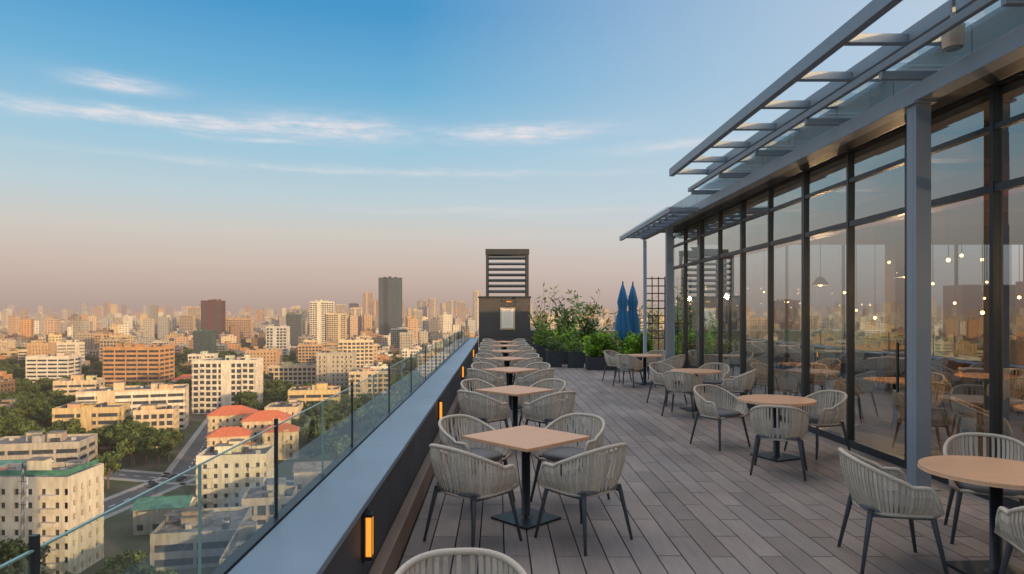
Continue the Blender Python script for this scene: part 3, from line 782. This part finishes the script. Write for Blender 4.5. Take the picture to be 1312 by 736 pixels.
while len(cr.elements)<len(stops): cr.elements.new(0.5)
for e_,(p,c) in zip(cr.elements,stops): e_.position=p/1.2; e_.color=(*c,1)
t.links.new(math_(t,'DIVIDE',el,1.2,clamp=True),rp.inputs[0])
hi=math_(t,'MULTIPLY_ADD',math_(t,'MULTIPLY_ADD',el,2.5,-1.3,clamp=True),1.1,1.0)  # sky above the view brightened as added fill light for the terrace
side=math_(t,'MULTIPLY_ADD',az,1.3,0.18,clamp=True)
side=math_(t,'MULTIPLY',side,math_(t,'MULTIPLY_ADD',el,4.0,0.1,clamp=True))
side=math_(t,'MULTIPLY',side,0.85)
colr=mixc(t,side,rp.outputs[0],lin(200,212,226))
warp=N(t,'ShaderNodeTexNoise'); warp.inputs['Scale'].default_value=1.0; warp.inputs['Detail'].default_value=6; warp.inputs['Roughness'].default_value=0.6
cv=N(t,'ShaderNodeCombineXYZ'); t.links.new(math_(t,'MULTIPLY',az,9.0),cv.inputs[0]); t.links.new(math_(t,'MULTIPLY',el,55.0),cv.inputs[1]); t.links.new(cv.outputs[0],warp.inputs['Vector'])
wn=warp.outputs[0]
elw=math_(t,'ADD',el,math_(t,'MULTIPLY_ADD',wn,0.022,-0.011))
total=None
for (a0,e0,wa,we,sl,amp) in [(-.43,.255,.34,.010,.03,1.0),(-.25,.262,.13,.020,0,1.0),(-.515,.290,.065,.010,-.02,.9),(.035,.263,.13,.014,.03,1.0),(-.34,.240,.12,.005,0,.6),(.27,.238,.12,.008,.03,.6),(-.2,.205,.42,.006,0,.45),(.0,.15,.3,.006,0,.25)]:
    da=math_(t,'DIVIDE',math_(t,'SUBTRACT',az,a0),wa)
    ee=math_(t,'SUBTRACT',elw,math_(t,'MULTIPLY_ADD',math_(t,'SUBTRACT',az,a0),sl,e0))
    de=math_(t,'DIVIDE',ee,we)
    r2=math_(t,'ADD',math_(t,'POWER',math_(t,'ABSOLUTE',da),2.0),math_(t,'POWER',math_(t,'ABSOLUTE',de),2.0))
    mk=math_(t,'MULTIPLY',math_(t,'EXPONENT',math_(t,'MULTIPLY',r2,-1.4)),amp)
    total=mk if total is None else math_(t,'MAXIMUM',total,mk)
n2=N(t,'ShaderNodeTexNoise'); n2.inputs['Scale'].default_value=2.2; n2.inputs['Detail'].default_value=8; n2.inputs['Roughness'].default_value=.65; t.links.new(cv.outputs[0],n2.inputs['Vector'])
dn=math_(t,'MULTIPLY_ADD',n2.outputs[0],2.6,-0.65,clamp=True)
cl=math_(t,'MULTIPLY',math_(t,'MULTIPLY',total,dn),0.9,clamp=True)
colr=mixc(t,cl,colr,lin(240,230,230))
sc=N(t,'ShaderNodeVectorMath',operation='SCALE'); t.links.new(colr,sc.inputs[0]); t.links.new(math_(t,'MULTIPLY',hi,1/0.15),sc.inputs['Scale'])
s2=N(t,'ShaderNodeVectorMath',operation='SCALE'); t.links.new(sky.outputs[0],s2.inputs[0]); s2.inputs['Scale'].default_value=2.3
f=math_(t,'MULTIPLY_ADD',Y_,1.5,0.75,clamp=True)
f=math_(t,'MULTIPLY',f,0.98)
fin=mixc(t,f,s2.outputs[0],sc.outputs[0])
t.links.new(fin,bg.inputs[0]); t.links.new(bg.outputs[0],out.inputs[0])
L=bpy.data.lights.new('sun','SUN'); L.energy=5.0; L.angle=math.radians(0.5); L.color=(1.0,0.64,0.30)
lo=bpy.data.objects.new('sun',L); scene.collection.objects.link(lo)
dv=Vector((-math.sin(SAZ)*math.cos(SEL),-math.cos(SAZ)*math.cos(SEL),-math.sin(SEL)))
lo.rotation_euler=dv.to_track_quat('-Z','Y').to_euler()
cd=bpy.data.cameras.new('camera'); cd.sensor_width=36; cd.lens=850/1312*36; cd.shift_x=19/1312; cd.shift_y=32/1312; cd.clip_start=0.05; cd.clip_end=120000
co=bpy.data.objects.new('camera',cd); scene.collection.objects.link(co); co.location=(0,0,1.87); co.rotation_euler=(math.radians(90),0,0)
scene.camera=co
